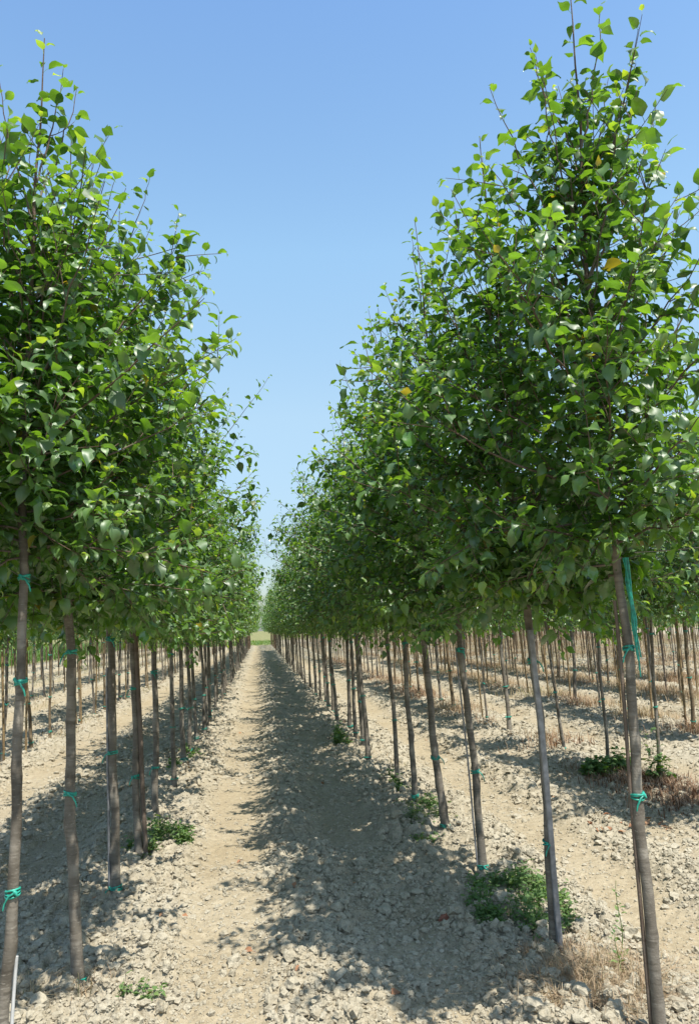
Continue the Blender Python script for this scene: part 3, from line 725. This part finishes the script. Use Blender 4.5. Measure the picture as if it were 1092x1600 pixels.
def tall_weed(x, y, h, label, seed):
    rng = np.random.default_rng(seed); a = Acc(); t = np.linspace(0, 1, 10)
    P = np.stack([.04*t+.02*np.sin(t*5), .0*t, h*t], 1); tube(a, P, np.linspace(.003, .0012, 10), 5, .8)
    ps, ds, ns, ls, ts = [], [], [], [], []
    for i in range(22):
        q = rng.uniform(.05, .98); p = np.array([np.interp(q, t, P[:, 0]), 0, h*q]); az = rng.uniform(0, 6.28)
        ps.append(p); ds.append((math.cos(az), math.sin(az), rng.uniform(.1, 1))); ns.append(np.array([0, 0, 1])+rng.normal(0, .3, 3)); ls.append(rng.uniform(.02, .055)*(1.1-q*.6)); ts.append(rng.uniform(.5, 1))
    put_leaves(a, rng, np.array(ps), np.array(ds), np.array(ns), np.array(ls), np.array(ts), T_WEED)
    o = link('tall_weed', a.mesh('tall_weed', WEED)); o.location = (x, y, gz(x, y)); tag(o, label, 'weed')
tall_weed(1.70, 3.98, .40, 'tall spindly weed stem between the metal stake and the front right tree', 5)
tall_weed(1.60, 3.80, .22, 'short upright weed stem in the dry grass near the front right tree', 6)

def dry_strip(name, x, y0, y1, n, h, label, seed, lo=.05, hi=.85, wd=.22):
    rng = np.random.default_rng(seed); a = Acc(); y = np.exp(rng.uniform(np.log(y0), np.log(y1), n)); xx = x+rng.normal(0, wd, n)
    dn = fbm(xx*.9, y*.9, 3, seed); k = rng.random(n) < np.clip((dn-.36)*3.6, 0, 1); xx, y, dn = xx[k], y[k], dn[k]
    tn = np.clip(lo+(hi-lo)*fbm(xx*.5+9, y*.5, 2, seed+3)*1.1+rng.normal(0, .13, len(xx)), 0, 1)
    blades(a, rng, xx, y, ground_z(xx, y, False), h*.3, h, .9, tn, .0045)
    o = link(name, a.mesh(name, DRY)); tag(o, label, 'dry weeds', kind='stuff')
dry_strip('dry_weeds', 3.85, 10.4, 45, 11000, .30, 'brown dry weeds along the second row on the right', 71, .0, .7, .26)
dry_strip('dry_weeds', 3.85, 6.6, 10.4, 9000, .20, 'reddish dead leaves and stalks along the second row on the right', 72, .0, .35, .2)
dry_strip('dry_weeds', 6.36, 10.5, 60, 17000, .34, 'brown dry weeds along the third row on the right', 73, .15, 1.0, .3)
dry_strip('dry_weeds', 8.80, 14, 70, 20000, .38, 'brown dry weeds along the fourth row on the right', 74, .15, 1.0, .35)
dry_strip('dry_weeds', 11.24, 18, 80, 22000, .42, 'brown dry weeds along the fifth row on the right', 75, .15, 1.0, .4)
dry_strip('dry_weeds', 13.68, 23, 95, 18000, .42, 'brown dry weeds along the sixth row on the right', 76, .15, 1.0, .4)
dry_strip('dry_weeds', 16.1, 27, 105, 20000, .45, 'brown dry weeds along the seventh row on the right', 77, .15, 1.0, .5)
dry_strip('dry_weeds', 19.5, 32, 120, 36000, .5, 'brown dry weeds between the distant rows on the right', 78, .15, 1.0, 1.8)
dry_strip('dry_weeds', 30, 48, 125, 60000, .6, 'brown dry weeds between the farthest rows on the right', 84, .15, 1.0, 6)
dry_strip('dry_weeds', -3.38, 8, 60, 4500, .20, 'mixed green and brown weeds along the second row on the left', 79, .5, 1.3, .2)
dry_strip('dry_weeds', -5.82, 14, 70, 7000, .30, 'mixed green and brown weeds along the third row on the left', 80, .5, 1.4, .3)
dry_strip('dry_weeds', -8.3, 20, 80, 7000, .35, 'greenish weeds along the fourth row on the left', 81, .6, 1.5, .4)
dry_strip('dry_weeds', 1.42, 8.4, 60, 2400, .16, 'sparse brown weeds along the right-hand main row', 82, .1, 1.1, .12)
dry_strip('dry_weeds', -.93, 8.0, 60, 2800, .17, 'sparse brown weeds along the left-hand main row', 83, .0, 1.0, .13)
def grass_field():
    rng = np.random.default_rng(4); a = Acc(); n = 26000
    y = np.exp(rng.uniform(np.log(35), np.log(140), n)); x = -15-rng.random(n)**1.3*30
    m = 4000; y = np.concatenate([y, rng.uniform(93, 125, m)]); x = np.concatenate([x, rng.uniform(-14, 2.4, m)]); n += m
    hh = np.where(x > -14, .4, 1.0)
    blades(a, rng, x, y, 0*x, .45*hh, 1.1*hh, .7, np.clip(rng.normal(.5, .25, n)+.3*(x > -14), 0, 1), .03)
    o = link('grass_field', a.mesh('grass_field', WEED)); tag(o, 'tall green grass field beyond the end of the rows', 'grass', kind='stuff')
grass_field()

# ------------------------------------------------------------------ fallen leaves and shards
T_FALL = leaf_templates(np.random.default_rng(12), 5, 4, 5, (.1, .9), (-.6, 1.3)); fl = []
for k, (V, F) in enumerate(T_FALL):
    a = Acc(); a.add(V-V.mean(0), F, .15+.2*k); fl.append(a.mesh('fallen_leaf', BROWN))
def fallen(x, y, s, label, group):
    o = link('fallen_leaf', fl[RNG.integers(0, len(fl))]); z = float(ground_z(np.array([x]), np.array([y]))[0]); o.location = (x, y, z+.012)
    o.scale = (s, s, s); o.rotation_euler = (RNG.normal(0, .35), RNG.normal(0, .35), RNG.uniform(0, 6.28)); tag(o, label, 'leaf', group)
fallen(.60, 3.90, .085, 'big reddish brown dead leaf at the bottom middle of the photo', None)
fallen(-.08, 4.55, .07, 'orange dead leaf alone on the smooth sandy track', None)
for k in range(34):
    y = math.exp(RNG.uniform(math.log(3.8), math.log(15))); x = .115*y+RNG.uniform(-1, 1)*(.40*y)
    fallen(x, y, RNG.uniform(.035, .065), 'small orange brown dead leaf lying on the soil', 'fallen leaves scattered on the soil')
for k in range(16):
    fallen(3.0+RNG.normal(0, .22), 6.45+RNG.normal(0, .12), RNG.uniform(.06, .10), 'curled brown leaf in the dead leaf drift behind the front right trunk', 'drift of dead leaves on the sunny soil')
def shard():
    v, f = icosphere(2); rng = np.random.default_rng(2); v = np.round(v*1.6)/1.6*.6+v*.4; v = v*(1+rng.normal(0, .06, (len(v), 1)))*np.array([.045, .028, .042])
    v[:, 0] *= 1-.35*(v[:, 2]/.04); a = Acc(); a.add(v, f); o = link('terracotta_shard', a.mesh('terracotta_shard', BRICK, False))
    o.location = (1.01, 4.70, gz(1.01, 4.70)+.03); o.rotation_euler = (.3, .4, .7); tag(o, 'reddish brown wedge-shaped shard lying in the shade of the right row', 'shard')
shard()
